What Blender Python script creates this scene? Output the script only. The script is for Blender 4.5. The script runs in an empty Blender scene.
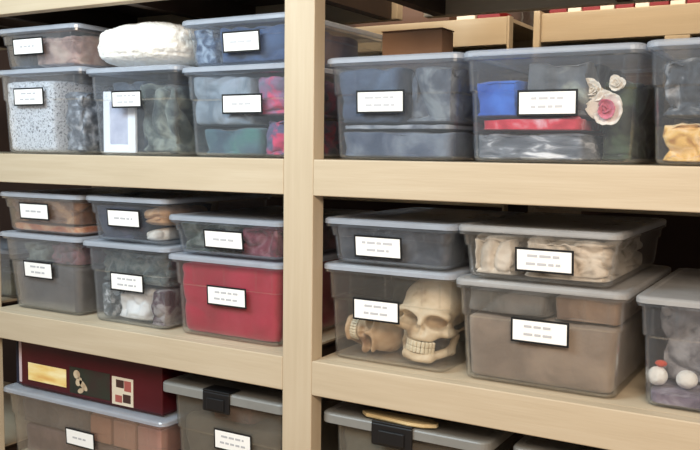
import bpy, bmesh, math, random
import numpy as np
from mathutils import Matrix, Vector, noise

sc = bpy.context.scene
COL = sc.collection

# ---------------------------------------------------------------- camera
cam_d = bpy.data.cameras.new('camera')
cam = bpy.data.objects.new('camera', cam_d)
COL.objects.link(cam)
YAW, PITCH, ROLL = -0.52788, 0.086939, 0.012449
fwd = Vector((math.sin(YAW) * math.cos(PITCH), math.cos(YAW) * math.cos(PITCH), -math.sin(PITCH)))
rgt = Vector((math.cos(YAW), -math.sin(YAW), 0))
upv = rgt.cross(fwd)
c_, s_ = math.cos(ROLL), math.sin(ROLL)
r2 = c_ * rgt + s_ * upv
u2 = -s_ * rgt + c_ * upv
M4 = Matrix((r2, u2, -fwd)).transposed().to_4x4()
M4.translation = Vector((1.22641, -1.76734, 0.02218))
cam.matrix_world = M4
cam_d.sensor_width = 36
cam_d.lens = 850 * 36 / 700
cam_d.clip_start = 0.05
sc.camera = cam

# ---------------------------------------------------------------- world, lights, exposure
w = bpy.data.worlds.new('world')
sc.world = w
w.use_nodes = True
w.node_tree.nodes['Background'].inputs[0].default_value = (1.0, 0.96, 0.92, 1)
w.node_tree.nodes['Background'].inputs[1].default_value = 0.27
sc.view_settings.view_transform = 'Standard'
sc.view_settings.look = 'None'
sc.view_settings.gamma = 1
sc.view_settings.exposure = 0.0
sc.cycles.transparent_max_bounces = 40
sc.cycles.max_bounces = 10


def area_light(name, loc, target, sx, sy, power, color):
    d = bpy.data.lights.new(name, 'AREA')
    d.shape = 'RECTANGLE'
    d.size, d.size_y = sx, sy
    d.energy = power
    d.color = color
    o = bpy.data.objects.new(name, d)
    COL.objects.link(o)
    o.location = loc
    o.rotation_euler = (Vector(target) - Vector(loc)).to_track_quat('-Z', 'Y').to_euler()
    return o


# two fluorescent troffers in the aisle ceiling: a cool one on the left, a warmer one on the right
area_light('overhead_light', (-0.6, -1.6, 1.14), (-0.5, 0, 0.1), 1.4, 0.6, 56, (0.74, 0.91, 1.0))
area_light('overhead_light', (1.9, -2.5, 1.12), (0.9, 0, -0.4), 1.4, 0.6, 92, (1.0, 0.82, 0.64))


# unseen overhead fill, added to brighten the far rack's rails
area_light('overhead_light', (0.55, 0.10, 1.25), (0.55, 0.85, 0.35), 1.6, 0.3, 26, (1.0, 0.80, 0.56))


# ---------------------------------------------------------------- materials
def lin(c):
    return tuple(((v / 255) / 12.92 if v / 255 <= 0.04045 else ((v / 255 + 0.055) / 1.055) ** 2.4) for v in c) + (1.0,)


def new_mat(name):
    m = bpy.data.materials.new(name)
    m.use_nodes = True
    nt = m.node_tree
    nt.nodes.clear()
    out = nt.nodes.new('ShaderNodeOutputMaterial')
    return m, nt, out


def node(nt, kind, **kw):
    n = nt.nodes.new(kind)
    for k, v in kw.items():
        if k in n.inputs:
            n.inputs[k].default_value = v
        else:
            setattr(n, k, v)
    return n


def plain(name, c, rough=0.5, metal=0.0):
    m, nt, out = new_mat(name)
    b = node(nt, 'ShaderNodeBsdfPrincipled')
    b.inputs['Base Color'].default_value = lin(c)
    b.inputs['Roughness'].default_value = rough
    b.inputs['Metallic'].default_value = metal
    nt.links.new(b.outputs[0], out.inputs[0])
    return m


def noisy(name, cols, scale=8, stretch=(1, 1, 1), rough=0.85, bump=0.25, detail=5, bscale=None, sheen=0.0, lo=0.3, hi=0.7, dist=0.0):
    """noise-driven colour ramp over object coordinates, with a bump of the same family"""
    m, nt, out = new_mat(name)
    b = node(nt, 'ShaderNodeBsdfPrincipled')
    b.inputs['Roughness'].default_value = rough
    if sheen:
        b.inputs['Sheen Weight'].default_value = sheen
    tc = node(nt, 'ShaderNodeTexCoord')
    mp = node(nt, 'ShaderNodeMapping')
    mp.inputs['Scale'].default_value = stretch
    nt.links.new(tc.outputs['Object'], mp.inputs[0])
    nz = node(nt, 'ShaderNodeTexNoise', Scale=scale, Detail=detail, Distortion=dist)
    nt.links.new(mp.outputs[0], nz.inputs['Vector'])
    cr = node(nt, 'ShaderNodeValToRGB')
    e = cr.color_ramp.elements
    n = len(cols)
    e[0].position, e[0].color = lo, lin(cols[0])
    e[1].position, e[1].color = hi, lin(cols[-1])
    for i in range(1, n - 1):
        x = e.new(lo + (hi - lo) * i / (n - 1))
        x.color = lin(cols[i])
    nt.links.new(nz.outputs[0], cr.inputs[0])
    nt.links.new(cr.outputs[0], b.inputs['Base Color'])
    if bump:
        nb = node(nt, 'ShaderNodeTexNoise', Scale=bscale or scale * 4, Detail=4)
        nt.links.new(mp.outputs[0], nb.inputs['Vector'])
        bp = node(nt, 'ShaderNodeBump', Strength=bump, Distance=0.01)
        nt.links.new(nb.outputs[0], bp.inputs['Height'])
        nt.links.new(bp.outputs[0], b.inputs['Normal'])
    nt.links.new(b.outputs[0], out.inputs[0])
    return m


def plastic(name, tint, haze, hazecol, gloss=0.10, rough=0.22, fres=0.35):
    """see-through moulded plastic: clear light path, a milky scatter and a soft shine"""
    m, nt, out = new_mat(name)
    tr = node(nt, 'ShaderNodeBsdfTransparent')
    tr.inputs[0].default_value = tuple(tint) + (1,)
    df = node(nt, 'ShaderNodeBsdfDiffuse')
    df.inputs[0].default_value = lin(hazecol)
    tl = node(nt, 'ShaderNodeBsdfTranslucent')
    tl.inputs[0].default_value = lin(hazecol)
    mx0 = node(nt, 'ShaderNodeMixShader', Fac=0.35)
    nt.links.new(df.outputs[0], mx0.inputs[1])
    nt.links.new(tl.outputs[0], mx0.inputs[2])
    nz = node(nt, 'ShaderNodeTexNoise', Scale=14, Detail=3)
    tc = node(nt, 'ShaderNodeTexCoord')
    nt.links.new(tc.outputs['Object'], nz.inputs['Vector'])
    mr = node(nt, 'ShaderNodeMapRange')
    mr.inputs[3].default_value = haze * 0.75
    mr.inputs[4].default_value = min(1, haze * 1.25)
    nt.links.new(nz.outputs[0], mr.inputs[0])
    mx1 = node(nt, 'ShaderNodeMixShader')
    nt.links.new(mr.outputs[0], mx1.inputs[0])
    nt.links.new(tr.outputs[0], mx1.inputs[1])
    nt.links.new(mx0.outputs[0], mx1.inputs[2])
    gl = node(nt, 'ShaderNodeBsdfGlossy')
    gl.inputs[0].default_value = (1, 1, 1, 1)
    gl.inputs['Roughness'].default_value = rough
    bp = node(nt, 'ShaderNodeBump', Strength=0.12, Distance=0.01)
    nt.links.new(nz.outputs[0], bp.inputs['Height'])
    nt.links.new(bp.outputs[0], gl.inputs['Normal'])
    lw = node(nt, 'ShaderNodeLayerWeight', Blend=0.25)
    mu = node(nt, 'ShaderNodeMath', operation='MULTIPLY_ADD')
    nt.links.new(lw.outputs['Fresnel'], mu.inputs[0])
    mu.inputs[1].default_value = fres
    mu.inputs[2].default_value = gloss * 0.3
    mx2 = node(nt, 'ShaderNodeMixShader')
    nt.links.new(mu.outputs[0], mx2.inputs[0])
    nt.links.new(mx1.outputs[0], mx2.inputs[1])
    nt.links.new(gl.outputs[0], mx2.inputs[2])
    nt.links.new(mx2.outputs[0], out.inputs[0])
    return m


PINE_X = noisy('pine_along', [(186, 169, 143), (191, 174, 148), (196, 180, 155)], 5, (0.6, 9, 9), 0.6, 0.06, 4)
PINE_Z = noisy('pine_upright', [(186, 169, 143), (191, 174, 148), (196, 180, 155)], 5, (9, 9, 0.6), 0.6, 0.06, 4)
PLY = noisy('plywood', [(186, 169, 143), (192, 175, 149), (198, 182, 156)], 3, (1, 6, 6), 0.65, 0.04, 4)
BROWNWOOD = noisy('stained_board', [(84, 58, 40), (104, 74, 50)], 4, (1, 8, 8), 0.6, 0.05)
SHADEB = noisy('underside_shade', [(50, 37, 29), (62, 46, 36)], 9, rough=.7, bump=.05)  # shade beneath the shelves, put into the colour of an added layer
CLEAR = plastic('clear_plastic', (0.965, 0.975, 0.985), 0.04, (214, 224, 236))
CLEARW = plastic('clear_plastic_warm', (0.98, 0.975, 0.97), 0.04, (228, 226, 220))
LIDM = plastic('milky_lid', (0.92, 0.94, 0.97), 0.42, (226, 233, 244), 0.2)
LIDW = plastic('milky_lid_warm', (0.93, 0.93, 0.93), 0.42, (232, 232, 232), 0.2)
TOTE = plastic('grey_tote_plastic', (0.86, 0.85, 0.83), 0.16, (186, 182, 172))
TOTELID = plastic('grey_tote_lid', (0.7, 0.7, 0.7), 0.70, (176, 176, 172), 0.1, 0.4, 0.25)
BLACK = plain('black_latch', (18, 18, 20), 0.45)
LAB_BORDER = plain('label_border', (14, 15, 18), 0.5)
LAB_CARD = plain('label_card', (250, 249, 246), 0.55)
LAB_INK = plain('label_ink', (186, 186, 190), 0.6)


# ---------------------------------------------------------------- builders
def tag(o, label, cat, group=None, kind=None):
    o['label'] = label
    o['category'] = cat
    if group:
        o['group'] = group
    if kind:
        o['kind'] = kind
    return o


def empty(name, loc):
    o = bpy.data.objects.new(name, None)
    o.empty_display_size = 0.05
    o.location = loc
    COL.objects.link(o)
    return o


class MB:
    """collects shapes in world metres, links them as ONE mesh object"""

    def __init__(self):
        self.v, self.f, self.m, self.s = [], [], [], []

    def add(self, vs, fs, mi=0, smooth=False):
        n = len(self.v)
        self.v += [tuple(p) for p in vs]
        self.f += [tuple(i + n for i in f) for f in fs]
        self.m += [mi] * len(fs)
        self.s += [smooth] * len(fs)

    def box(self, x0, x1, y0, y1, z0, z1, mi=0, bev=0.0):
        bm = bmesh.new()
        bmesh.ops.create_cube(bm, size=1)
        for v in bm.verts:
            v.co = Vector(((x0 + x1) / 2 + v.co.x * (x1 - x0), (y0 + y1) / 2 + v.co.y * (y1 - y0), (z0 + z1) / 2 + v.co.z * (z1 - z0)))
        if bev:
            bmesh.ops.bevel(bm, geom=list(bm.edges), offset=bev, segments=2, profile=0.5, affect='EDGES')
        self.bm(bm, mi)

    def bm(self, bm, mi=0, smooth=False):
        bm.verts.ensure_lookup_table()
        bm.verts.index_update()
        self.add([v.co.copy() for v in bm.verts], [[v.index for v in f.verts] for f in bm.faces], mi, smooth)
        bm.free()

    def loft(self, loops, mi=0, cap0=True, cap1=True, smooth=False):
        n = len(loops[0])
        vs = [p for l in loops for p in l]
        fs = []
        for k in range(len(loops) - 1):
            for i in range(n):
                j = (i + 1) % n
                fs.append((k * n + i, k * n + j, (k + 1) * n + j, (k + 1) * n + i))
        if cap0:
            fs.append(tuple(range(n - 1, -1, -1)))
        if cap1:
            b = (len(loops) - 1) * n
            fs.append(tuple(range(b, b + n)))
        self.add(vs, fs, mi, smooth)

    def build(self, name, mats, parent=None, loc=None):
        if not isinstance(mats, (list, tuple)):
            mats = [mats]
        base = Vector(loc) if loc is not None else (parent.location if parent else Vector((0, 0, 0)))
        if parent is not None and parent.parent is not None:
            base = Vector((0, 0, 0))
            p = parent
            while p:
                base = base + p.location
                p = p.parent
        me = bpy.data.meshes.new(name)
        me.from_pydata([tuple(Vector(p) - base) for p in self.v], [], self.f)
        me.polygons.foreach_set('material_index', self.m)
        me.polygons.foreach_set('use_smooth', self.s)
        for m in mats:
            me.materials.append(m)
        me.validate()
        me.update()
        o = bpy.data.objects.new(name, me)
        COL.objects.link(o)
        if parent:
            o.parent = parent
        else:
            o.location = base
        return o


def rrect(x0, x1, y0, y1, r, z, n=5):
    pts = []
    for cx, cy, a0 in ((x1 - r, y0 + r, -90), (x1 - r, y1 - r, 0), (x0 + r, y1 - r, 90), (x0 + r, y0 + r, 180)):
        for k in range(n + 1):
            a = math.radians(a0 + 90 * k / n)
            pts.append((cx + r * math.cos(a), cy + r * math.sin(a), z))
    return pts


# ---------------------------------------------------------------- setting
fl = MB(); fl.box(-4, 5, -5, 3, -1.62, -1.52)
o = fl.build('floor', noisy('concrete_floor', [(150, 122, 94), (170, 142, 112)], 6, rough=0.5, bump=0.05)); o['kind'] = 'structure'
wl = MB(); wl.box(-4, 5, 1.60, 1.70, -1.52, 2.0)
o = wl.build('wall_back', noisy('dim_wall', [(62, 44, 36), (74, 54, 44)], 5, bump=0.05)); o['kind'] = 'structure'

# ---------------------------------------------------------------- main rack
POST = 0.089
rack = empty('shelving_rack', (0, 0, -1.52))
tag(rack, 'pale pine storage rack of bare timber posts and shelves holding all the clear bins', 'shelving')
XL, XR = -1.160, 1.246          # inner faces of the outer posts
for px, py in ((-1.160 - POST, 0.0), (0.0, 0.0), (XR, 0.0), (-1.249, 0.649), (-0.455, 0.649), (XR, 0.649)):
    b = MB(); b.box(px, px + POST, py, py + 0.050, -1.52, 1.02, bev=0.0025)
    b.build('post', PINE_Z, rack)
BAYS = ((-2.40, XL - POST), (XL, 0.0), (POST, XR), (XR + POST, 2.45))
LEVELS = ((0.519, 0.430), (0.0, -0.0894), (-0.5056, -0.5935), (-1.011, -1.1))
for zt, zb in LEVELS:
    for xa, xb in BAYS:
        for ya, yb in ((0.0, 0.038), (0.61, 0.648)):
            b = MB(); b.box(xa, xb, ya, yb, zb, zt, bev=0.0025)
            b.build('shelf_rail', PINE_X, rack)
        b = MB(); b.box(xa, xb, 0.038, 0.61, zt - 0.006, zt)
        b.build('shelf_board', PLY, rack)
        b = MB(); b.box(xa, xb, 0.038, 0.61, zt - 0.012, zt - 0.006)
        b.build('shelf_shade_layer', SHADEB, rack)['label'] = 'dark layer added as shade under the shelf board'
        for k in range(3):
            xj = xa + (xb - xa) * (0.03 + 0.47 * k)
            xj = min(max(xj, xa + 0.02), xb - 0.058)
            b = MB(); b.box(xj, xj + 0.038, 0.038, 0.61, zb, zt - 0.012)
            b.build('joist', SHADEB, rack)  # joists take the same painted underside shade

# ---------------------------------------------------------------- rack in the next aisle
rk2 = empty('shelving_rack', (0, 0.85, -1.52))
tag(rk2, 'second pine rack seen through the gap behind the clear bins', 'shelving')
for zt, zb in ((0.454, 0.366), (-0.066, -0.154), (-0.6, -0.688)):
    for xa, xb in ((-1.6, 0.268), (0.379, 1.5)):
        for ya in (0.85, 1.36):
            b = MB(); b.box(xa, xb, ya, ya + 0.038, zb, zt, bev=0.0025); b.build('shelf_rail', PINE_X, rk2)
        b = MB(); b.box(xa, xb, 0.888, 1.36, zt - 0.012, zt); b.build('shelf_board', PLY, rk2)
b = MB(); b.box(0.358, 0.379, 0.838, 1.398, -1.52, 0.462, bev=0.002); b.build('end_board', PINE_Z, rk2)
b = MB(); b.box(0.268, 0.276, 0.85, 0.888, -1.52, 0.456, bev=0.002); b.build('end_board', PINE_Z, rk2)
for zt, zb in ((0.366, -0.066), (-0.154, -0.6), (-0.688, -1.52)):
    for xa in ((0.747, -1.0) if zt > 0 else (1.40, -1.0)):
        b = MB(); b.box(xa, xa + 0.07, 0.85, 0.888, zb, zt, bev=0.002); b.build('post', PINE_Z, rk2)

RED = plain('red_card', (128, 22, 26), 0.5)
WHITE = plain('white_card', (226, 214, 200), 0.55)
seq = ['dark red carton at the left end of the far rack rail', 'white carton second from the left on the far rack', 'dark red carton third from the left on the far rack',
       'white carton fourth from the left on the far rack', 'dark red carton fifth from the left on the far rack', 'white carton sixth from the left on the far rack',
       'dark red carton seventh from the left on the far rack', 'white carton eighth from the left on the far rack', 'dark red carton at the right end of the far rack row']
xs = 0.40
for i, lb in enumerate(seq):
    wd = 0.044 + 0.012 * (i % 2 == 0)
    b = MB(); b.box(xs, xs + wd - 0.003, 0.862 + 0.006 * (i % 3), 1.05, 0.4545, 0.520 + 0.004 * (i % 2), bev=0.002)
    tag(b.build('carton', RED if i % 2 == 0 else WHITE, loc=(xs + wd / 2, 0.95, 0.4545)), lb, 'carton', 'cartons on the far rack')
    xs += wd
for x0, x1, h, m, lb in ((0.085, 0.150, 0.018, WHITE, 'small white packet lying on the far rack above the dark blue bin'), (0.158, 0.236, 0.024, RED, 'flat dark red packet at the end of the far rack rail')):
    b = MB(); b.box(x0, x1, 0.87, 0.98, 0.4545, 0.4545 + h, bev=0.003)
    tag(b.build('packet', m, loc=(x0, 0.92, 0.4545)), lb, 'packet')


# ---------------------------------------------------------------- bins
def text_dashes(b, xc, zc, wd, n, y, slope, rng, h=0.0055):
    """faint unreadable printing: rows of grey word-length bars"""
    for r in range(n):
        z = zc + (0.010 if n == 2 else 0.0) - 0.018 * r
        tot = wd * rng.uniform(0.5, 0.72)
        x = xc - tot / 2
        while x < xc + tot / 2 - 0.006:
            l = min(rng.uniform(0.010, 0.026), xc + tot / 2 - x)
            yy = y + slope * (z - zc)
            b.add([(x, yy, z - h / 2), (x + l, yy, z - h / 2), (x + l, yy, z + h / 2), (x, yy, z + h / 2)], [(0, 1, 2, 3)], 2)
            x += l + 0.0045


BINS = {}


def make_bin(key, x0, x1, zb, zt, label, y0=0.034, depth=0.535, body=CLEAR, lid=LIDM, lab=None, inset=0.011, taper=0.011, group='clear storage bins on the pine rack',
             name='storage_bin', cat='storage bin', latch=None, lip=0.011, ribs=True):
    y1 = y0 + depth
    h = zt - zb - 0.004
    root = empty(name, ((x0 + x1) / 2, (y0 + y1) / 2, zb))
    tag(root, label, cat, group)
    hb = h - lip + 0.003            # wall top, tucked into the lid
    def I(z):                       # inset of the wall at height z
        t = z / hb
        return inset + taper * (1 - t) + (0.004 if t < 0.66 else 0)
    zs = [(0.0, I(0) + 0.012), (0.004, I(0) + 0.003), (0.012, I(0.012)), (0.655 * hb, I(0.655 * hb)), (0.675 * hb, I(0.675 * hb)), (hb - 0.012, I(hb)), (hb - 0.010, I(hb) - 0.008), (hb, I(hb) - 0.008)]
    loops = [rrect(x0 + i, x1 - i, y0 + i, y1 - i, 0.025 - 0.15 * (i - inset), zb + z) for z, i in zs]
    T = 0.0022
    inner = [rrect(x0 + i + T, x1 - i - T, y0 + i + T, y1 - i - T, 0.025 - 0.15 * (i - inset) - T, zb + max(z, 0) + (T if z < 0.01 else 0)) for z, i in zs]
    b = MB()
    n = len(loops[0])
    b.loft(loops + inner[::-1], 0, cap0=True, cap1=True, smooth=False)
    b.f[-1] = b.f[-1]
    if ribs:
        for fx in (-0.27, 0.27, -0.40, 0.40, 0.0):
            xr = (x0 + x1) / 2 + fx * (x1 - x0)
            za, zc = zb + 0.69 * hb, zb + hb - 0.014
            ya = y0 + I(0.69 * hb); yc = y0 + I(hb - 0.014)
            b.add([(xr - .003, ya, za), (xr, ya - .004, za), (xr + .003, ya, za), (xr - .003, yc, zc), (xr, yc - .004, zc), (xr + .003, yc, zc)],
                  [(0, 1, 4, 3), (1, 2, 5, 4)], 0)
    b.build('container', body, root)
    # lid: skirt, rounded edge, raised rim and sunken middle
    l = MB()
    zl = zb + h
    prof = [(zl - lip, 0.006), (zl - lip, 0.0), (zl - 0.002, 0.0), (zl + 0.001, 0.002), (zl + 0.003, 0.006), (zl + 0.003, 0.016), (zl + 0.0004, 0.020)]
    lo = [rrect(x0 + i, x1 - i, y0 + i, y1 - i, max(0.027 - 0.6 * i, 0.010), z) for z, i in prof]
    under = [rrect(x0 + 0.006, x1 - 0.006, y0 + 0.006, y1 - 0.006, 0.022, zl - 0.002)]
    l.loft(under + lo, 0, cap0=True, cap1=True)
    l.build('lid', lid, root)
    if latch:
        lx, lw_ = latch
        k = MB()
        yl = y0 - 0.006
        k.box(lx - lw_ / 2, lx + lw_ / 2, yl, y0 - 0.0004, zl - 0.052, zl + 0.004, bev=0.004)
        k.box(lx - lw_ / 2, lx + lw_ / 2, yl, y0 + 0.045, zl + 0.0036, zl + 0.009, bev=0.002)
        k.box(lx - lw_ * 0.32, lx + lw_ * 0.32, yl - 0.004, yl + 0.001, zl - 0.046, zl - 0.012, bev=0.0025)
        k.build('latch', BLACK, root)['label'] = 'black clip latch'
    if lab:
        lx, lz, lwid, lh, nl, seed = lab
        lx += 0.009
        rng = random.Random(seed)
        t = (lz - zb) / hb
        slope = -(I(lz - zb + .01) - I(lz - zb - .01)) / .02   # wall leans out as it rises
        slope = -slope
        yw = min(y0 + I(lz - zb + lh / 2), y0 + I(lz - zb)) - 0.0035
        slope = (I(lz - zb + lh / 2) - I(lz - zb - lh / 2)) / lh if False else -taper / hb
        g = MB()
        bw = 0.0048
        def quad(wd, hh, yo, mi, th):
            vs = []
            for yy in (yo - th, yo):
                for sx, sz in ((-1, -1), (1, -1), (1, 1), (-1, 1)):
                    vs.append((lx + sx * wd / 2, yw + yy + slope * (sz * hh / 2), lz + sz * hh / 2))
            g.add(vs, [(0, 1, 2, 3), (7, 6, 5, 4), (0, 4, 5, 1), (1, 5, 6, 2), (2, 6, 7, 3), (3, 7, 4, 0)], mi)
        quad(lwid + 2 * bw, lh + 2 * bw, 0.0, 0, 0.0012)
        quad(lwid, lh, -0.0012, 1, 0.0005)
        text_dashes(g, lx, lz, lwid, nl, yw - 0.0012 - 0.0005 - 0.0004, slope, rng)
        g.build('label', [LAB_BORDER, LAB_CARD, LAB_INK], root)['label'] = 'white card label with black border and faint print'
    ib = I(0)
    BINS[key] = (x0 + ib + 0.006, x1 - ib - 0.006, y0 + ib + 0.005, y1 - ib - 0.008, zb + 0.005, zb + h - lip - 0.003, taper, hb, zb)
    return root


TOP, MID, LOW = 0.0004, -0.5052, -1.0106
W = CLEARW
make_bin('A', -1.159, -0.762, TOP, .266, 'clear bin of speckled white cloth at left end of top shelf', lab=(-1.012, .179, .128, .046, 2, 1), y0=.036)
make_bin('B', -0.751, -0.385, TOP, .256, 'clear bin with white framed sheet, under the white fleece bundle', lab=(-.592, .163, .108, .040, 2, 2), inset=.012)
make_bin('C', -0.381, -0.001, TOP, .246, 'clear bin of grey, teal and pink cloth beside the post on top shelf', lab=(-.178, .143, .124, .043, 1, 3), y0=.039)
make_bin('A2', -1.159, -0.785, .2666, .396, 'shallow clear bin of pinkish brown fur stacked at upper left corner', lab=(-1.020, .336, .130, .044, 1, 4), y0=.044)
make_bin('C2', -0.381, -0.001, .2466, .373, 'shallow clear bin of navy cloth stacked beside the post', lab=(-.181, .306, .114, .046, 1, 5), y0=.039)
make_bin('I', .0905, 0.458, TOP, .251, 'clear bin of dark blue wrapped garments right of the post', lab=(.238, .141, .122, .046, 2, 6), y0=.039, inset=.010)
make_bin('J', 0.4585, 0.858, TOP, .251, 'clear bin with blue, red and white flowered contents on top shelf', lab=(.649, .131, .124, .047, 2, 7), inset=.008)
make_bin('K', 0.8585, 1.225, TOP, .254, 'clear bin with golden yellow lace at the right edge of top shelf', inset=.008)
make_bin('D', -1.1595, -0.782, MID, -.252, 'clear bin of taupe cloth at left end of middle shelf', lab=(-.990, -.368, .124, .045, 2, 8), inset=.014, taper=.020)
make_bin('E', -0.775, -0.4255, MID, -.257, 'clear bin of grey netting over white cloth on middle shelf', lab=(-.605, -.374, .124, .046, 2, 9), inset=.014)
make_bin('F', -0.431, -0.03, MID, -.273, 'clear bin filled with crimson cloth on middle shelf', body=W, lab=(-.229, -.379, .126, .046, 2, 10), inset=.014)
make_bin('Z', -1.62, -1.215, MID, -.33, 'clear bin of olive cloth peeking out at the far left of the middle shelf', y0=.14, depth=.44)
make_bin('D2', -1.159, -0.782, -.2516, -.122, 'shallow clear bin of orange and brown cloth on the taupe cloth bin', body=W, lab=(-1.001, -.181, .126, .044, 1, 11), y0=.039)
make_bin('E2', -0.765, -0.434, -.2566, -.120, 'shallow clear bin of navy and ochre things above the grey netting bin', lab=(-.613, -.184, .122, .044, 1, 12), y0=.039)
make_bin('F2', -0.43, -0.03, -.2726, -.162, 'shallow clear bin of dark green and maroon cloth on the crimson bin', lab=(-.238, -.223, .126, .043, 1, 13), y0=.036)
make_bin('L', .0905, 0.4515, MID, -.259, 'clear bin holding two skulls beside the post', body=W, lab=(.238, -.367, .120, .046, 2, 14), inset=.010)
make_bin('L2', .0905, 0.452, -.2586, -.144, 'shallow clear bin of charcoal cloth on top of the skull bin', lab=(.239, -.211, .122, .046, 2, 15), y0=.037, inset=.010)
make_bin('M', 0.4525, 0.846, MID, -.266, 'clear bin of taupe brown cloth at right of middle shelf', body=W, lid=LIDW, lab=(.650, -.371, .122, .046, 2, 16), inset=.008)
make_bin('M2', 0.455, 0.828, -.2656, -.142, 'shallow clear bin of cream lace on top of the taupe brown bin', body=W, lid=LIDW, lab=(.654, -.213, .122, .045, 2, 17), y0=.037, inset=.008)
make_bin('N', 0.8585, 1.228, MID, -.268, 'clear bin with white balls at the right edge of middle shelf', lid=LIDW, inset=.010)
make_bin('G', -1.158, -0.44, LOW, -.768, 'wide clear bin under the dark red game box', body=W, lid=LIDM, lab=(-.813, -.887, .118, .046, 1, 18), inset=.014)
TG = 'latched grey totes on the bottom shelf'
make_bin('H', -0.46, -0.016, LOW, -.648, 'grey latched tote left of the post, beside the game box', body=TOTE, lid=TOTELID, lab=(-.221, -.790, .122, .050, 2, 19), inset=.026, latch=(-.247, .094), lip=.024, group=TG, name='latch_tote', cat='tote', ribs=False, y0=.040)
make_bin('O', 0.0905, 0.548, LOW, -.644, 'grey latched tote right of the post with a wooden paddle on its lid', body=TOTE, lid=TOTELID, inset=.026, latch=(.300, .112), lip=.022, group=TG, name='latch_tote', cat='tote', ribs=False, y0=.040)
make_bin('P', 0.6, 1.04, LOW, -.640, 'grey latched tote in the dark at lower right, mostly hidden under the shelf', body=TOTE, lid=TOTELID, inset=.026, latch=(.83, .112), lip=.022, group=TG, name='latch_tote', cat='tote', ribs=False, y0=.040)


# ---------------------------------------------------------------- soft contents
def fold_noise(p, seed, kind, fr):
    q = Vector((p.x * fr[0] + seed * 3.1, p.y * fr[1] - seed * 1.7, p.z * fr[2] + seed * 0.9))
    if kind == 'layers':
        wob = noise.noise(Vector((p.x * 5 + seed, p.y * 5, p.z * 3))) * 0.35
        a = abs(math.sin((p.z * fr[2] + wob) * math.pi))
        return 1 - a ** 0.5 + 0.35 * abs(noise.noise(q * 0.5))
    if kind == 'fur':
        return 0.5 + 0.5 * noise.noise(q) + 0.35 * noise.noise(q * 3.1) + 0.2 * noise.noise(q * 7)
    warp = noise.noise_vector(q * 0.45) * 0.9
    a = 1 - abs(noise.noise(q + warp)) * 2.2
    return max(0, a) ** 2 * 0.8 + 0.3 * abs(noise.noise(q * 2.3)) + 0.25 * (0.5 + noise.noise(q * 0.4))


def lump_mesh(x0, x1, y0, y1, z0, z1, seed, fold=0.014, k=15, kind='folds', fr=(9, 9, 9), cuts=24):
    bm = bmesh.new()
    bmesh.ops.create_cube(bm, size=2)
    bmesh.ops.subdivide_edges(bm, edges=list(bm.edges), cuts=cuts, use_grid_fill=True)
    hx, hy, hz = (x1 - x0) / 2, (y1 - y0) / 2, (z1 - z0) / 2
    c = Vector(((x0 + x1) / 2, (y0 + y1) / 2, (z0 + z1) / 2))
    for v in bm.verts:
        p = v.co
        s = (abs(p.x) ** k + abs(p.y) ** k + abs(p.z) ** k) ** (1 / k)
        p = p / s
        nn = Vector((math.copysign(abs(p.x) ** (k - 1) / hx, p.x), math.copysign(abs(p.y) ** (k - 1) / hy, p.y), math.copysign(abs(p.z) ** (k - 1) / hz, p.z)))
        if nn.length > 1e-9:
            nn.normalize()
        w_ = Vector((p.x * hx, p.y * hy, p.z * hz)) + c
        d = min(fold, 0.45 * min(hx, hy, hz)) * max(0.0, fold_noise(w_, seed, kind, fr))
        if nn.z < -0.7:
            d = min(d, 0.002)
        v.co = w_ - nn * d
    return bm


def lump(name, label, cat, key, u, v, w_, mat, seed, group=None, **kw):
    X0, X1, Y0, Y1, Z0, Z1, tp, hb, zb = BINS[key]
    a = (X0 + (X1 - X0) * u[0], X0 + (X1 - X0) * u[1], Y0 + (Y1 - Y0) * v[0], Y0 + (Y1 - Y0) * v[1], Z0 + (Z1 - Z0) * w_[0], Z0 + (Z1 - Z0) * w_[1])
    b = MB()
    if name in ('crumpled_cloth', 'netting', 'lace_bundle', 'gauze_bundle', 'lace'):
        kw.setdefault('fr', (15, 10, 17)); kw['fold'] = max(kw.get('fold', 0), .03); kw.setdefault('cuts', 34)
    bm = lump_mesh(*a, seed, **kw)
    cx, hw = (X0 + X1) / 2, (X1 - X0) / 2
    for v_ in bm.verts:             # cloth follows the sloping walls of its bin
        t = max(0, (v_.co.z - zb) / hb)
        v_.co.x = cx + (v_.co.x - cx) * (1 + tp * t / hw)
        q = (v_.co.y - Y0) / (Y1 - Y0)
        v_.co.y -= tp * t * (1 - q)
    b.bm(bm, 0, True)
    return tag(b.build(name, mat, loc=((a[0] + a[1]) / 2, (a[2] + a[3]) / 2, a[4])), label, cat, group)


def fab(name, *cols, scale=7, bump=0.25, **kw):
    kw.setdefault('dist', .6); kw.setdefault('lo', .37); kw.setdefault('hi', .63)
    return noisy(name, list(cols), scale * 1.6, bump=bump, bscale=60, rough=0.9, sheen=0.2, detail=8, **kw)


SPECK = noisy('speckled_cloth', [(96, 98, 106), (216, 216, 220), (236, 236, 240)], 150, rough=0.8, bump=0.1, detail=3, lo=0.34, hi=0.56)
SPECKD = noisy('grey_speckled_cloth', [(52, 56, 64), (110, 114, 122), (190, 192, 198)], 40, rough=0.8, bump=0.1, detail=3)
lump('folded_cloth', 'white cloth with fine grey speckles filling the left top bin', 'cloth', 'A', (0.0, .66), (0, .8), (0, .93), SPECK, 1, fold=.006, k=18)
lump('crumpled_cloth', 'darker grey speckled cloth beside the white speckled cloth', 'cloth', 'A', (.69, 1), (.02, .8), (0, .80), SPECKD, 2, fold=.03, k=9)
lump('fur_piece', 'pinkish brown fur in the shallow upper left bin', 'fur', 'A2', (.33, 1), (0, .8), (0, .98), fab('pink_fur', (120, 92, 84), (176, 142, 130), (196, 168, 152), scale=10), 3, fold=.02, kind='fur', fr=(14, 14, 14), k=8)
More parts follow.
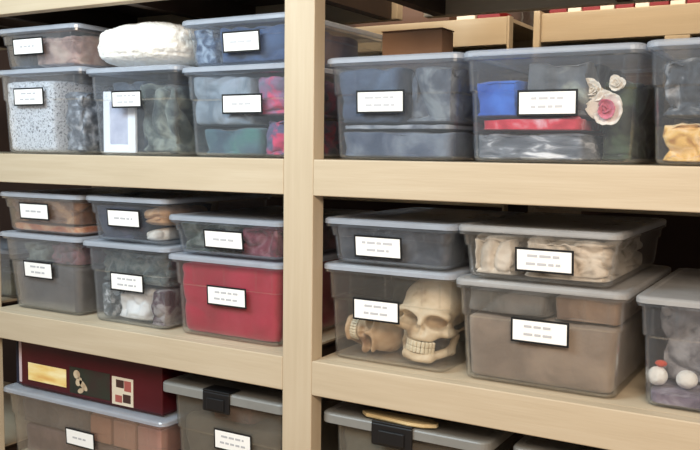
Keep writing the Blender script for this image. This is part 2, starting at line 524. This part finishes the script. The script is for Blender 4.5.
lump('folded_cloth', 'dark slate cloth left of the pinkish brown fur', 'cloth', 'A2', (0, .31), (.02, .8), (0, .72), fab('slate', (30, 36, 46), (54, 62, 74)), 4)
lump('gauze_bundle', 'grey green gauze bundle right of the white framed sheet', 'cloth', 'B', (.46, 1), (.02, .7), (0, .92), fab('gauze', (52, 58, 60), (92, 98, 94), (140, 144, 134), scale=11), 5, fold=.035, fr=(13, 9, 9), k=8)
lump('folded_cloth', 'flat slate grey cloth behind the white framed sheet', 'cloth', 'B', (0, .44), (.12, .7), (0, .95), fab('slate_blue', (84, 94, 108), (118, 128, 142)), 6)
# framed sheet standing against the front wall
fr_ = empty('framed_sheet', (-.651, .082, .0085))
tag(fr_, 'white framed sheet with lilac grey middle standing inside a top shelf bin', 'frame')
b = MB()
X0, X1, Z0, Z1, Y = -.716, -.586, .0085, .190, .082
for q in ((X0, X0 + .026, Z0, Z1), (X1 - .030, X1, Z0, Z1), (X0 + .026, X1 - .030, Z0, Z0 + .024), (X0 + .026, X1 - .030, Z1 - .03, Z1)):
    b.box(q[0], q[1], Y, Y + .009, q[2], q[3], bev=.001)
b.build('frame', plain('white_frame', (246, 247, 252), .5), fr_)
b = MB(); b.box(X0 + .022, X1 - .026, Y + .003, Y + .008, Z0 + .02, Z1 - .026)
b.build('sheet', noisy('lilac_sheet', [(176, 176, 196), (206, 206, 220)], 20, bump=0), fr_)

lump('folded_cloth', 'grey blue cloth filling the bin beside the post', 'cloth', 'C', (0, .63), (0, .8), (.36, .985), fab('grey_blue', (104, 116, 128), (138, 148, 158), (150, 158, 170)), 7, fold=.012)
lump('folded_cloth', 'teal grey cloth at the bottom of the bin beside the post', 'cloth', 'C', (.08, .72), (0, .8), (0, .345), fab('teal', (66, 84, 98), (78, 104, 112), (74, 116, 112)), 8)
lump('crumpled_cloth', 'pink and purple cloth by the post on the top shelf', 'cloth', 'C', (.65, 1), (0, .7), (.48, .985), fab('pinkpurple', (112, 108, 128), (140, 100, 130), (204, 74, 108), scale=12, lo=.4, hi=.65), 9, fold=.03)
lump('crumpled_cloth', 'dark cloth with magenta patches low beside the post', 'cloth', 'C', (.74, 1), (0, .7), (0, .46), fab('magenta', (66, 84, 104), (96, 84, 116), (204, 62, 100), scale=14), 10, fold=.02)
lump('folded_cloth', 'navy blue cloth in the shallow bin beside the post', 'cloth', 'C2', (.27, 1), (0, .8), (0, .985), fab('navy', (42, 62, 98), (66, 88, 126)), 11)
lump('crumpled_cloth', 'pale blue and navy crumpled cloth at the left of the navy bin', 'cloth', 'C2', (0, .25), (0, .8), (0, .98), fab('navy_pale', (48, 62, 88), (96, 112, 136), (150, 164, 182), scale=22), 12, fold=.03)

lump('folded_cloth', 'orange brown cloth in the shallow left bin of the middle shelf', 'cloth', 'D2', (0, 1), (0, .8), (0, .22), fab('orange', (150, 78, 46), (186, 112, 74), (206, 164, 130), scale=9), 13, fold=.016)
lump('crumpled_cloth', 'brown and tan cloth heaped over the orange brown cloth', 'cloth', 'D2', (.0, 1), (.0, .8), (.24, .97), fab('browntan', (70, 44, 32), (112, 72, 48), (190, 150, 112), scale=8, lo=.35, hi=.68), 14, fold=.03, fr=(5, 9, 16))
lump('folded_cloth', 'taupe grey cloth filling the left bin on the middle shelf', 'cloth', 'D', (0, 1), (0, .8), (0, .66), fab('taupe', (86, 80, 74), (106, 98, 92)), 15, fold=.006, k=16)
lump('crumpled_cloth', 'pinkish strips laid over the taupe grey cloth', 'cloth', 'D', (.58, 1), (0, .7), (.67, .97), fab('pinkstrip', (92, 78, 76), (138, 98, 100), (112, 104, 100), scale=16), 16, fold=.02)
lump('crumpled_cloth', 'pale green strips laid over the taupe grey cloth', 'cloth', 'D', (.20, .56), (0, .7), (.67, .95), fab('greenstrip', (96, 100, 92), (146, 150, 138), scale=18), 17, fold=.02)
lump('folded_cloth', 'dark navy cloth in the shallow bin above the grey netting', 'cloth', 'E2', (0, .58), (0, .8), (0, .92), fab('darknavy', (34, 36, 52), (54, 58, 78), (96, 84, 104), scale=10, lo=.3, hi=.8), 18)
lump('crumpled_cloth', 'ochre tan cloth ball beside the dark navy cloth', 'cloth', 'E2', (.60, .98), (0, .5), (.38, .95), fab('ochre', (112, 80, 54), (176, 132, 92), (206, 164, 124)), 19, fold=.02, k=3)
lump('crumpled_cloth', 'small white cloth wad under the ochre tan ball', 'cloth', 'E2', (.66, .90), (0, .3), (0, .365), fab('whitewad', (212, 204, 192), (240, 232, 222)), 20, k=3, fold=.01)
lump('netting', 'dark grey green netting filling the upper half of its bin', 'netting', 'E', (0, 1), (.04, .8), (.51, .98), fab('netting', (58, 64, 62), (84, 90, 86), (112, 112, 104), scale=22), 21, fold=.02)
lump('crumpled_cloth', 'white cloth heap at the bottom of the grey netting bin', 'cloth', 'E', (.20, .76), (0, .8), (0, .50), fab('whitecloth', (232, 228, 224), (250, 247, 244)), 22, fold=.06, k=5, fr=(14, 9, 14))
lump('crumpled_cloth', 'grey and white ribbon scraps left of the white cloth heap', 'cloth', 'E', (.05, .19), (.03, .8), (.02, .50), fab('ribbons', (70, 74, 74), (110, 114, 114), (206, 206, 206), scale=26), 23, fold=.02)
lump('crumpled_cloth', 'dark plum cloth at the right of the white cloth heap', 'cloth', 'E', (.77, 1), (0, .8), (0, .50), fab('plum', (44, 34, 38), (84, 58, 66), (160, 150, 146), scale=12), 24, fold=.02)
lump('folded_cloth', 'crimson cloth filling its bin beside the post', 'cloth', 'F', (0, 1), (0, .85), (0, .985), fab('crimson', (150, 4, 42), (166, 8, 52), (178, 20, 62), scale=4), 25, fold=.007, k=16)
lump('crumpled_cloth', 'dark green cloth in the shallow bin above the crimson cloth', 'cloth', 'F2', (0, .58), (0, .8), (0, .98), fab('darkgreen', (38, 48, 42), (70, 78, 70), (120, 124, 116), scale=14), 26)
lump('crumpled_cloth', 'maroon cloth beside the dark green cloth near the post', 'cloth', 'F2', (.60, 1), (0, .8), (0, .98), fab('maroon', (78, 24, 38), (122, 46, 62), (150, 100, 108), scale=14), 27)

WRAP = plain('garment_wrap', (150, 156, 166), 0.25)
lump('folded_garment', 'dark blue wrapped garment at the bottom of the bin right of the post', 'garment', 'I', (0, 1), (0, .85), (0, .30), fab('blue1', (62, 72, 92), (84, 92, 110), (120, 128, 140)), 28, group='dark blue garments in one bin', fold=.01)
lump('folded_garment', 'thin pale grey garment lying between the dark blue ones', 'garment', 'I', (.03, .97), (0, .85), (.305, .36), fab('palegrey', (96, 102, 114), (168, 172, 180), scale=9), 29, group='dark blue garments in one bin', fold=.012, cuts=20)
lump('folded_garment', 'dark slate garment on top in the bin right of the post', 'garment', 'I', (0, .56), (0, .85), (.365, .98), fab('blue2', (58, 68, 90), (82, 96, 118)), 30, group='dark blue garments in one bin', fold=.012)
lump('crumpled_cloth', 'charcoal wrapped cloth with pale sheen at the right of the dark blue garments', 'cloth', 'I', (.575, 1), (0, .85), (.365, .98), fab('charc', (56, 62, 76), (84, 90, 102), (130, 136, 142), scale=10), 31, fold=.03, fr=(14, 9, 6))
lump('folded_cloth', 'bright blue cloth at the left of the flowered bin', 'cloth', 'J', (0, .31), (0, .8), (.42, .80), fab('brightblue', (40, 82, 168), (62, 112, 202), scale=6), 32, fold=.01)
lump('folded_cloth', 'red cloth lying across the flowered bin', 'cloth', 'J', (.04, .70), (0, .75), (.29, .412), fab('redcloth', (180, 40, 58), (210, 66, 82), (226, 180, 190), scale=11, lo=.4, hi=.7), 33, fold=.03, cuts=28)
lump('folded_cloth', 'grey wrapped cloth at the bottom of the flowered bin', 'cloth', 'J', (0, .74), (0, .8), (0, .285), fab('greywrap', (84, 88, 96), (120, 124, 132), (232, 232, 236), scale=9, stretch=(1, 1, 4), lo=.38, hi=.68), 34, fold=.012)
lump('folded_cloth', 'dark grey cloth behind the label of the flowered bin', 'cloth', 'J', (.32, .74), (.03, .8), (.42, .97), fab('dgrey', (74, 78, 84), (104, 108, 114), (180, 184, 170), scale=9, lo=.35, hi=.8), 35, fold=.016)
lump('crumpled_cloth', 'black and green foliage cloth at the right end of the flowered bin', 'cloth', 'J', (.76, 1), (.14, .8), (0, .80), fab('foliage', (30, 30, 32), (52, 58, 48), (74, 88, 66), scale=14), 36, fold=.03)
lump('crumpled_cloth', 'black and grey striped cloth high in the bin at the right edge', 'cloth', 'K', (0, 1), (.02, .8), (.40, .97), fab('blackgrey', (46, 50, 58), (78, 84, 92), (186, 188, 192), scale=14, lo=.4, hi=.72), 37, fold=.025)
lump('crumpled_cloth', 'golden yellow lace at the bottom of the bin at the right edge', 'lace', 'K', (0, 1), (0, .8), (0, .385), fab('golden', (170, 120, 60), (222, 180, 104), (236, 206, 160), scale=18), 38, fold=.025)


def flower(cx, cy, cz, r, mat, matc, label, seed, mid=None):
    rng = random.Random(seed)
    root = empty('fabric_flower', (cx, cy, cz - r * .5))
    tag(root, label, 'flower', 'fabric flowers in the top shelf bin')
    n = 0
    for ring, (cnt, rr, tilt) in enumerate(((6, 1.0, .35), (5, .68, .75), (3, .38, 1.1))):
        for i in range(cnt):
            a = math.tau * i / cnt + ring * .5 + rng.uniform(-.2, .2)
            jit, jb = rng.uniform(.7, 1.15), rng.uniform(-1, 1)
            b = MB()
            vs, fs = [], []
            N, Mm = 6, 5
            for p in range(N + 1):
                for q in range(Mm + 1):
                    t = p / N; s = q / Mm * 2 - 1
                    wd = math.sin(math.pi * min(1, .12 + .8 * t)) * .62 * r * rr
                    rad = r * rr * t
                    up = math.sin(tilt) * rad + .25 * r * rr * t * t - .12 * r * (1 - s * s) * t
                    x = rad * math.cos(tilt) * jit; y = s * wd + .18 * r * jb * t * t
                    vs.append((cx + x * math.cos(a) - y * math.sin(a), cy - up * .9 - .004 * ring, cz + x * math.sin(a) + y * math.cos(a)))
            for p in range(N):
                for q in range(Mm):
                    k0 = p * (Mm + 1) + q
                    fs.append((k0, k0 + 1, k0 + Mm + 2, k0 + Mm + 1))
            b.add(vs, fs, 0, True)
            o = b.build('petal', matc if ring and mid else mat, root)
            md = o.modifiers.new('solid', 'SOLIDIFY'); md.thickness = .0015
    return root


CREAMP = fab('cream_petal', (224, 214, 200), (244, 238, 228))
PINKP = fab('pink_petal', (196, 84, 110), (226, 140, 158))
flower(.775, .100, .118, .040, CREAMP, PINKP, 'largest cream fabric flower with pink middle at the right of the bin', 3, mid=True)
flower(.742, .100, .160, .030, CREAMP, CREAMP, 'small cream fabric flower upper left of the largest flower', 4)
flower(.700, .098, .090, .024, PINKP, PINKP, 'pink fabric flower low beside the red cloth', 5)
flower(.792, .104, .172, .020, CREAMP, CREAMP, 'tiny cream fabric flower above the largest flower', 6)

lump('folded_cloth', 'charcoal cloth in the shallow bin above the skulls', 'cloth', 'L2', (0, 1), (0, .8), (0, .985), fab('charcoal', (44, 46, 52), (64, 66, 72), (88, 88, 92), scale=12), 39, fold=.014)
lump('folded_cloth', 'olive cloth in the bin peeking out at the far left', 'cloth', 'Z', (0, 1), (0, .85), (0, .6), fab('olive_left', (64, 60, 40), (88, 82, 58)), 55)
lump('folded_cloth', 'taupe brown cloth filling the right bin on the middle shelf', 'cloth', 'M', (0, 1), (0, .85), (0, .70), fab('taupe_brown', (122, 110, 100), (140, 126, 114), (152, 138, 124), scale=5), 40, fold=.006, k=16)
lump('folded_cloth', 'dark grey cloth lying left over the taupe brown cloth', 'cloth', 'M', (.0, .56), (.02, .8), (.71, .97), fab('grey_over', (88, 88, 86), (116, 112, 108)), 41, fold=.012)
lump('folded_cloth', 'brown cloth lying right over the taupe brown cloth', 'cloth', 'M', (.58, 1), (.02, .8), (.71, .97), fab('brown_over', (112, 92, 78), (142, 120, 102)), 42, fold=.012)
lump('lace_bundle', 'cream lace with dark specks in the upper right bin of the middle shelf', 'lace', 'M2', (.36, 1), (0, .8), (0, .98), fab('cream_lace', (120, 108, 94), (206, 194, 178), (230, 220, 206), scale=15, lo=.3, hi=.6), 43, fold=.03, k=10)
lump('lace_bundle', 'pale grey lace left of the cream lace', 'lace', 'M2', (0, .345), (0, .8), (0, .98), fab('grey_lace', (176, 168, 156), (218, 210, 198), scale=12), 44, fold=.03, k=10)
lump('crumpled_cloth', 'dusty purple cloth at the bottom of the bin with the white balls', 'cloth', 'N', (0, 1), (0, .8), (0, .13), fab('purple', (86, 74, 92), (120, 106, 122), (150, 140, 150), scale=14), 45, fold=.014)
lump('crumpled_cloth', 'grey netting above the white balls', 'netting', 'N', (0, 1), (.20, .8), (.14, .97), fab('greynet', (104, 100, 102), (136, 132, 134), (160, 156, 156), scale=16), 46, fold=.03)
lump('folded_cloth', 'brown patterned cloth in the wide bin under the game box', 'cloth', 'G', (0, 1), (.04, .85), (0, .50), fab('gbrown', (92, 72, 70), (120, 98, 94)), 47, fold=.01, k=14)
lump('folded_cloth', 'dark taupe cloth at the upper left of the wide bin', 'cloth', 'G', (0, .52), (.04, .85), (.51, .97), fab('gtaupe', (84, 78, 74), (110, 102, 96)), 48, fold=.014)
lump('folded_cloth', 'taupe cloth filling the tote left of the post', 'cloth', 'H', (0, 1), (.02, .85), (0, .80), fab('htaupe', (106, 98, 88), (128, 118, 106)), 49, fold=.01, k=14)
lump('crumpled_cloth', 'reddish brown cloth under the latch of the tote left of the post', 'cloth', 'H', (.34, .72), (.0, .6), (.81, .97), fab('hred', (98, 62, 56), (140, 92, 84)), 50, fold=.01)
lump('folded_cloth', 'grey green cloth in the tote under the wooden paddle', 'cloth', 'O', (0, .45), (.0, .85), (0, .97), fab('ogreen', (104, 106, 96), (130, 130, 118)), 51, fold=.01)
lump('folded_cloth', 'dark brown cloth in the right of the tote under the wooden paddle', 'cloth', 'O', (.47, 1), (.02, .85), (0, .9), fab('obrown', (72, 62, 52), (104, 92, 78)), 52, fold=.012)
lump('folded_cloth', 'grey cloth in the mostly hidden tote at lower right', 'cloth', 'P', (0, 1), (.02, .85), (0, .9), fab('pgrey', (84, 84, 84), (112, 112, 112)), 53, fold=.012)


# white balls and a red scrap
def ball(cx, cy, cz, r, mat, name, label, cat, seed, sq=(1, 1, 1)):
    bm = bmesh.new()
    bmesh.ops.create_icosphere(bm, subdivisions=4, radius=1)
    for v in bm.verts:
        d = 1 + .06 * noise.noise(v.co * 2.2 + Vector((seed, 0, 0)))
        v.co = Vector((cx + v.co.x * r * sq[0] * d, cy + v.co.y * r * sq[1] * d, cz + v.co.z * r * sq[2] * d))
    b = MB(); b.bm(bm, 0, True)
    return tag(b.build(name, mat, loc=(cx, cy, cz - r)), label, cat)


WB = fab('white_ball', (230, 224, 214), (248, 244, 236))
ball(.899, .112, -.4495, .0205, WB, 'pompom', 'white ball nearest the left wall of the right edge bin', 'ball', 1)
ball(.958, .112, -.4495, .021, WB, 'pompom', 'cream white ball at the right of the first white ball', 'ball', 2, (1.05, 1, .9))
ball(.905, .110, -.4215, .009, fab('red_scrap', (190, 60, 40), (206, 92, 62)), 'pompom', 'tiny red orange ball above the white ball', 'ball', 3, (1.4, 1, .8))

# three pinkish cartons in the wide bin
gy = BINS['G']
for i, (xa, xb, c, lb) in enumerate(((-.782, -.694, (176, 126, 100), 'tan pink carton, leftmost of three inside the wide bin'), (-.682, -.592, (182, 136, 116), 'pinkish carton, middle of three inside the wide bin'), (-.580, -.486, (190, 140, 128), 'pale pink carton, rightmost of three inside the wide bin'))):
    b = MB()
    z0 = gy[4] + (gy[5] - gy[4]) * .512
    b.box(xa, xb, gy[2] + .006, gy[2] + .11, z0, z0 + .082, bev=.003)
    b.box(xa + .004, xb - .004, gy[2] + .010, gy[2] + .106, z0 + .0825, z0 + .088, bev=.002)
    tag(b.build('carton', noisy('carton_%d' % i, [tuple(v - 14 for v in c), c], 12, bump=.05), loc=((xa + xb) / 2, gy[2] + .05, z0)), lb, 'carton', 'cartons in the wide bin')

# ---------------------------------------------------------------- white fleece bundle (no bin)
b = MB()
bm = lump_mesh(-.782, -.422, .042, .42, .2562, .402, 60, fold=.012, k=2.8, kind='fur', fr=(16, 16, 16), cuts=40)
b.bm(bm, 0, True)
tag(b.build('fleece_bundle', noisy('white_fleece', [(236, 230, 218), (250, 248, 244)], 24, rough=.95, bump=.5, bscale=70, sheen=.4), loc=(-.595, .25, .2562)),
    'fluffy white fleece bundle lying on a clear bin on the top shelf', 'fleece')

# ---------------------------------------------------------------- skulls (signed distance field -> surface nets)
def surface_nets(f, lo, hi, step):
    ax = [np.arange(lo[i], hi[i] + step, step) for i in range(3)]
    X, Y, Z = np.meshgrid(*ax, indexing='ij')
    D = f(X, Y, Z)
    S = D < 0
    nx, ny, nz = D.shape
    corners = [(i, j, k) for i in (0, 1) for j in (0, 1) for k in (0, 1)]
    acc = np.zeros((nx - 1, ny - 1, nz - 1, 3)); cnt = np.zeros((nx - 1, ny - 1, nz - 1))
    def sub(A, c): return A[c[0]:nx - 1 + c[0], c[1]:ny - 1 + c[1], c[2]:nz - 1 + c[2]]
    for a in corners:
        for b_ in corners:
            if sum(b_) - sum(a) == 1 and all(y >= x for x, y in zip(a, b_)):
                da, db = sub(D, a), sub(D, b_)
                cr = (da < 0) != (db < 0)
                t = np.where(cr, da / np.where(da - db == 0, 1, da - db), 0)
                for q in range(3):
                    acc[..., q] += np.where(cr, a[q] + t * (b_[q] - a[q]), 0)
                cnt += cr
    act = cnt > 0
    idx = -np.ones(act.shape, int); idx[act] = np.arange(act.sum())
    ii = np.argwhere(act)
    V = np.array(lo) + step * (ii + acc[act] / cnt[act][:, None])
    F = []
    for q in range(3):
        e = [0, 0, 0]; e[q] = 1
        A = S[:nx - e[0], :ny - e[1], :nz - e[2]]; B = S[e[0]:, e[1]:, e[2]:]
        for (i, j, k) in np.argwhere(A != B):
            p = [i, j, k]; u, v = [(1, 2), (2, 0), (0, 1)][q]
            def cell(du, dv):
                c = list(p); c[u] += du; c[v] += dv
                return idx[tuple(c)] if min(c) >= 0 and all(c[w] < idx.shape[w] for w in range(3)) else -1
            qd = (cell(-1, -1), cell(0, -1), cell(0, 0), cell(-1, 0))
            if min(qd) >= 0:
                F.append(qd if A[i, j, k] else qd[::-1])
    return V, F


def ell(X, Y, Z, c, r):
    k = np.sqrt(((X - c[0]) / r[0]) ** 2 + ((Y - c[1]) / r[1]) ** 2 + ((Z - c[2]) / r[2]) ** 2)
    return (k - 1) * min(r)


def cap(X, Y, Z, a, b_, r):
    a, b_ = np.array(a), np.array(b_)
    d = b_ - a
    t = np.clip(((X - a[0]) * d[0] + (Y - a[1]) * d[1] + (Z - a[2]) * d[2]) / (d @ d), 0, 1)
    return np.sqrt((X - a[0] - t * d[0]) ** 2 + (Y - a[1] - t * d[1]) ** 2 + (Z - a[2] - t * d[2]) ** 2) - r


def smin(a, b_, k):
    h = np.clip(.5 + .5 * (b_ - a) / k, 0, 1)
    return b_ * (1 - h) + a * h - k * h * (1 - h)


def smax(a, b_, k):
    return -smin(-a, -b_, k)


def skull_cranium(X, Y, Z):
    d = ell(X, Y, Z, (0, .030, .140), (.071, .090, .066))
    d = smin(d, ell(X, Y, Z, (0, -.030, .105), (.058, .046, .048)), .025)
    for s in (-1, 1):
        d = smin(d, ell(X, Y, Z, (s * .050, -.046, .083), (.019, .026, .013)), .014)     # cheekbone
        d = smin(d, cap(X, Y, Z, (s * .058, -.035, .083), (s * .068, .015, .090), .0065), .010)
        d = smin(d, cap(X, Y, Z, (s * .012, -.072, .126), (s * .050, -.058, .124), .0095), .012)  # brow
    d = smin(d, ell(X, Y, Z, (0, -.058, .066), (.030, .028, .020)), .014)                  # upper jaw
    d = smin(d, cap(X, Y, Z, (0, -.074, .118), (0, -.084, .100), .006), .008)              # nasal bone
    for s in (-1, 1):
        d = smax(d, -ell(X, Y, Z, (s * .030, -.070, .106), (.0225, .056, .0190)), .005)
        d = smax(d, -ell(X, Y, Z, (s * .0065, -.090, .082), (.008, .022, .0135)), .004)
        d = smax(d, -ell(X, Y, Z, (s * .072, -.012, .106), (.018, .030, .020)), .012)      # temple
    d = smax(d, .052 - Z, .006)
    d = smax(d, -ell(X, Y, Z, (0, .03, .045), (.040, .070, .022)), .01)
    return d + .0012 * np.sin(X * 90 + 3 * np.sin(Z * 50)) * np.cos(Y * 80)


def skull_jaw(X, Y, Z):
    d = 1e3 * np.ones_like(X)
    for s in (-1, 1):
        d = smin(d, cap(X, Y, Z, (s * .056, .004, .068), (s * .050, -.004, .028), .008), .008)
        d = smin(d, cap(X, Y, Z, (s * .050, -.004, .026), (s * .022, -.068, .014), .0105), .008)
    d = smin(d, cap(X, Y, Z, (-.022, -.068, .014), (.022, -.068, .014), .0125), .01)
    d = smin(d, ell(X, Y, Z, (0, -.078, .009), (.018, .012, .009)), .008)
    return d


def build_skull(label, mat, toothmat, M):
    root = empty('skull', M.translation)
    tag(root, label, 'skull', 'skulls in the middle shelf bin')
    for nm, f, lo, hi in (('cranium', skull_cranium, (-.085, -.105, .035), (.085, .13, .215)), ('jawbone', skull_jaw, (-.075, -.1, -.006), (.075, .03, .085))):
        V, F = surface_nets(f, lo, hi, .0034)
        b = MB(); b.add([M @ Vector(v) for v in V], [tuple(int(i) for i in q) for q in F], 0, True)
        b.build(nm, mat, root)
    for zc, sgn in ((.047, 1), (.032, -1)):
        b = MB()
        for i in range(10):
            a = math.radians(-72 + 16 * i)
            r = .029
            cx, cy = r * math.sin(a), -.052 - .030 * math.cos(a)
            bm = bmesh.new()
            bmesh.ops.create_cube(bm, size=1)
            bmesh.ops.bevel(bm, geom=list(bm.edges), offset=.22, segments=2, profile=.6, affect='EDGES')
            T = M @ (Matrix.Translation((cx, cy, zc)) @ Matrix.Rotation(a, 4, 'Z') @ Matrix.Diagonal((.0076, .008, .015, 1)))
            bmesh.ops.transform(bm, matrix=T, verts=bm.verts)
            b.bm(bm, 0, True)
        b.build('teeth', toothmat, root)


BONE = noisy('old_bone', [(150, 122, 94), (206, 186, 154), (222, 206, 178)], 16, rough=.6, bump=.15, lo=.28, hi=.6)
BONE2 = noisy('brown_bone', [(128, 92, 68), (190, 160, 126), (208, 184, 152)], 14, rough=.6, bump=.15, lo=.3, hi=.62)
TOOTH = noisy('teeth_bone', [(212, 200, 170), (232, 222, 198)], 40, bump=0)
RR = Matrix.Translation((.332, .168, -.4925)) @ Matrix.Rotation(math.radians(2), 4, 'Z') @ Matrix.Rotation(math.radians(6), 4, 'Y') @ Matrix.Diagonal((1.2, .98, .97, 1))
build_skull('upright bone coloured skull with large dark sockets and bared teeth', BONE, TOOTH, RR)
RL = Matrix.Translation((.130, .164, -.431)) @ Matrix.Rotation(math.radians(0), 4, 'Z') @ Matrix.Rotation(math.radians(95), 4, 'Y') @ Matrix.Diagonal((.90, .86, .62, 1))
build_skull('brownish skull lying on its side, left of the upright skull', BONE2, TOOTH, RL)
lump('folded_cloth', 'dark olive cloth behind and above the two skulls', 'cloth', 'L', (0, 1), (.64, .97), (0, .95), fab('olive', (58, 58, 48), (82, 80, 66)), 54, fold=.012)

# ---------------------------------------------------------------- dark red game box on the wide bin
gb = empty('game_box', (-.80, .22, -.7665))
tag(gb, 'dark red game box with yellow panel and small pictures, on the wide bin', 'game box')
x0, x1, y0, y1, z0, z1 = -1.108, -.478, .072, .42, -.7665, -.606
b = MB(); b.box(x0 + .004, x1 - .004, y0 + .004, y1 - .004, z0, z0 + .06, bev=.002)
b.build('box_base', plain('dark_red_inner', (60, 10, 14), .5), gb)
b = MB(); b.box(x0, x1, y0, y1, z0 + .006, z1, bev=.003)
b.build('box_lid', noisy('dark_red_card', [(62, 8, 14), (76, 11, 20)], 6, rough=.45, bump=0), gb)


def panel(name, xa, xb, za, zb_, mat, parent, y=None, t=.0012):
    y = y0 if y is None else y
    b = MB(); b.box(xa, xb, y - t, y + .0005, za, zb_)
    return b.build(name, mat, parent)


yp = panel('panel', -1.063, -.884, -.740, -.682, noisy('yellow_print', [(214, 150, 70), (238, 206, 130), (248, 232, 180)], 6, (1, 1, 5), .5, 0, lo=.3, hi=.65), gb)
yp['label'] = 'yellow cream printed panel'
dk = panel('panel', -.868, -.690, -.752, -.668, noisy('dark_green_print', [(24, 26, 20), (40, 42, 28), (50, 30, 24)], 9, bump=0), gb)
dk['label'] = 'dark green printed panel'
b = MB()
for cx, cz, rx, rz, a in ((-.835, -.690, .015, .014, 0), (-.826, -.712, .017, .012, .8), (-.806, -.722, .022, .010, -.7), (-.818, -.740, .014, .008, .4)):
    pts = []
    for i in range(14):
        t = math.tau * i / 14
        px, pz = rx * math.cos(t), rz * math.sin(t)
        pts.append((cx + px * math.cos(a) - pz * math.sin(a), y0 - .0017, cz + px * math.sin(a) + pz * math.cos(a)))
    b.add(pts, [tuple(range(14))])
b.build('motif', noisy('pale_print', [(150, 120, 90), (206, 190, 160)], 30, bump=0), gb)['label'] = 'pale shape printed on the dark green panel'
wp = panel('panel', -.682, -.594, -.758, -.672, plain('white_print', (214, 200, 178), .5), gb)
wp['label'] = 'cream framed picture with red and dark blocks'
b = MB()
for q in ((-.664, -.632, -.704, -.680, 0), (-.630, -.602, -.712, -.680, 1), (-.668, -.640, -.750, -.728, 1), (-.636, -.604, -.748, -.722, 0)):
    b.box(q[0], q[1], y0 - .0018, y0 - .0010, q[2], q[3], q[4])
b.build('motif', [plain('dark_print', (64, 40, 34), .5), plain('rose_print', (160, 84, 76), .5)], wp)
sp = panel('edge_strip', x0 + .001, x0 + .013, z0 + .014, z1 - .006, plain('pale_strip', (196, 178, 182), .5), gb)
b = MB(); b.box(-1.140, -1.1115, .085, .36, -.7665, -.625, bev=.002)
tag(b.build('carton', plain('navy_card', (34, 36, 52), .5), loc=(-1.124, .2, -.7665)), 'thin navy carton standing left of the dark red game box', 'carton')

# ---------------------------------------------------------------- wooden paddle on the tote lid
b = MB()
pts = []
outline = [(.205, .0), (.225, .012), (.300, .016), (.345, .020), (.385, .016), (.412, .004), (.412, -.004), (.385, -.016), (.345, -.020), (.300, -.016), (.225, -.012)]
z0p = -.6385
b.loft([[(x - .004, .066 + y * 1.4, z0p) for x, y in outline], [(x - .004, .066 + y * 1.5, z0p + .003) for x, y in outline], [(x - .004, .066 + y * 1.4, z0p + .009) for x, y in outline]], 0)
tag(b.build('wooden_paddle', noisy('pale_wood', [(200, 176, 128), (224, 204, 158)], 6, (2, 14, 14), .6, .05), loc=(.3, .066, z0p)), 'flat pale wooden paddle lying across the latch of a grey tote', 'paddle')

# ---------------------------------------------------------------- brown things in the gap over the dark blue bin
b = MB()
b.box(-.30, .060, .870, 1.05, .4545, .515, bev=.003)
tag(b.build('carton', plain('dark_brown_card', (88, 62, 46), .7), loc=(-.1, .98, .4545)), 'dark brown carton on the far rack at left of its rail', 'carton')
CARD = noisy('cardboard', [(140, 106, 82), (158, 122, 96)], 7, rough=.8, bump=.1)
cb = empty('cardboard_box', (.10, .50, .2535))
tag(cb, 'brown cardboard box lying on the dark blue bin, in front of the far rail', 'box')
b = MB(); b.box(.05, .238, .42, .50, .2535, .362, bev=.003); b.build('box_body', CARD, cb)
b = MB(); b.box(.048, .240, .418, .458, .3625, .3655, bev=.001); b.build('flap', CARD, cb)
b = MB(); b.box(.048, .240, .4595, .502, .3625, .3655, bev=.001); b.build('flap', CARD, cb)
DK = fab('gap_shade_brown', (46, 32, 26), (66, 46, 36))  # invented dark masses that make the far rack's gaps read as shade
for i, (xa, xb, za, zb_, lb) in enumerate(((-.75, .24, .4545, .86, 'dark brown filler added as shade on the far rack behind the small packets'), (.40, 1.45, .4545, .86, 'dark brown filler added as shade on the far rack behind the red and white cartons'),
                                     (-1.5, .24, -.065, .355, 'dark brown filler added as shade under the rail of the far rack'), (.40, 1.45, -.065, .355, 'dark brown filler added as shade on the right half of the far rack under its rail'))):
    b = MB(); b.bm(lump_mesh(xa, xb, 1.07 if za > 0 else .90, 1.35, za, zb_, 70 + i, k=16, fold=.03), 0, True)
    tag(b.build('dark_filler', DK, loc=((xa + xb) / 2, 1.2, za)), lb, 'dark filler')
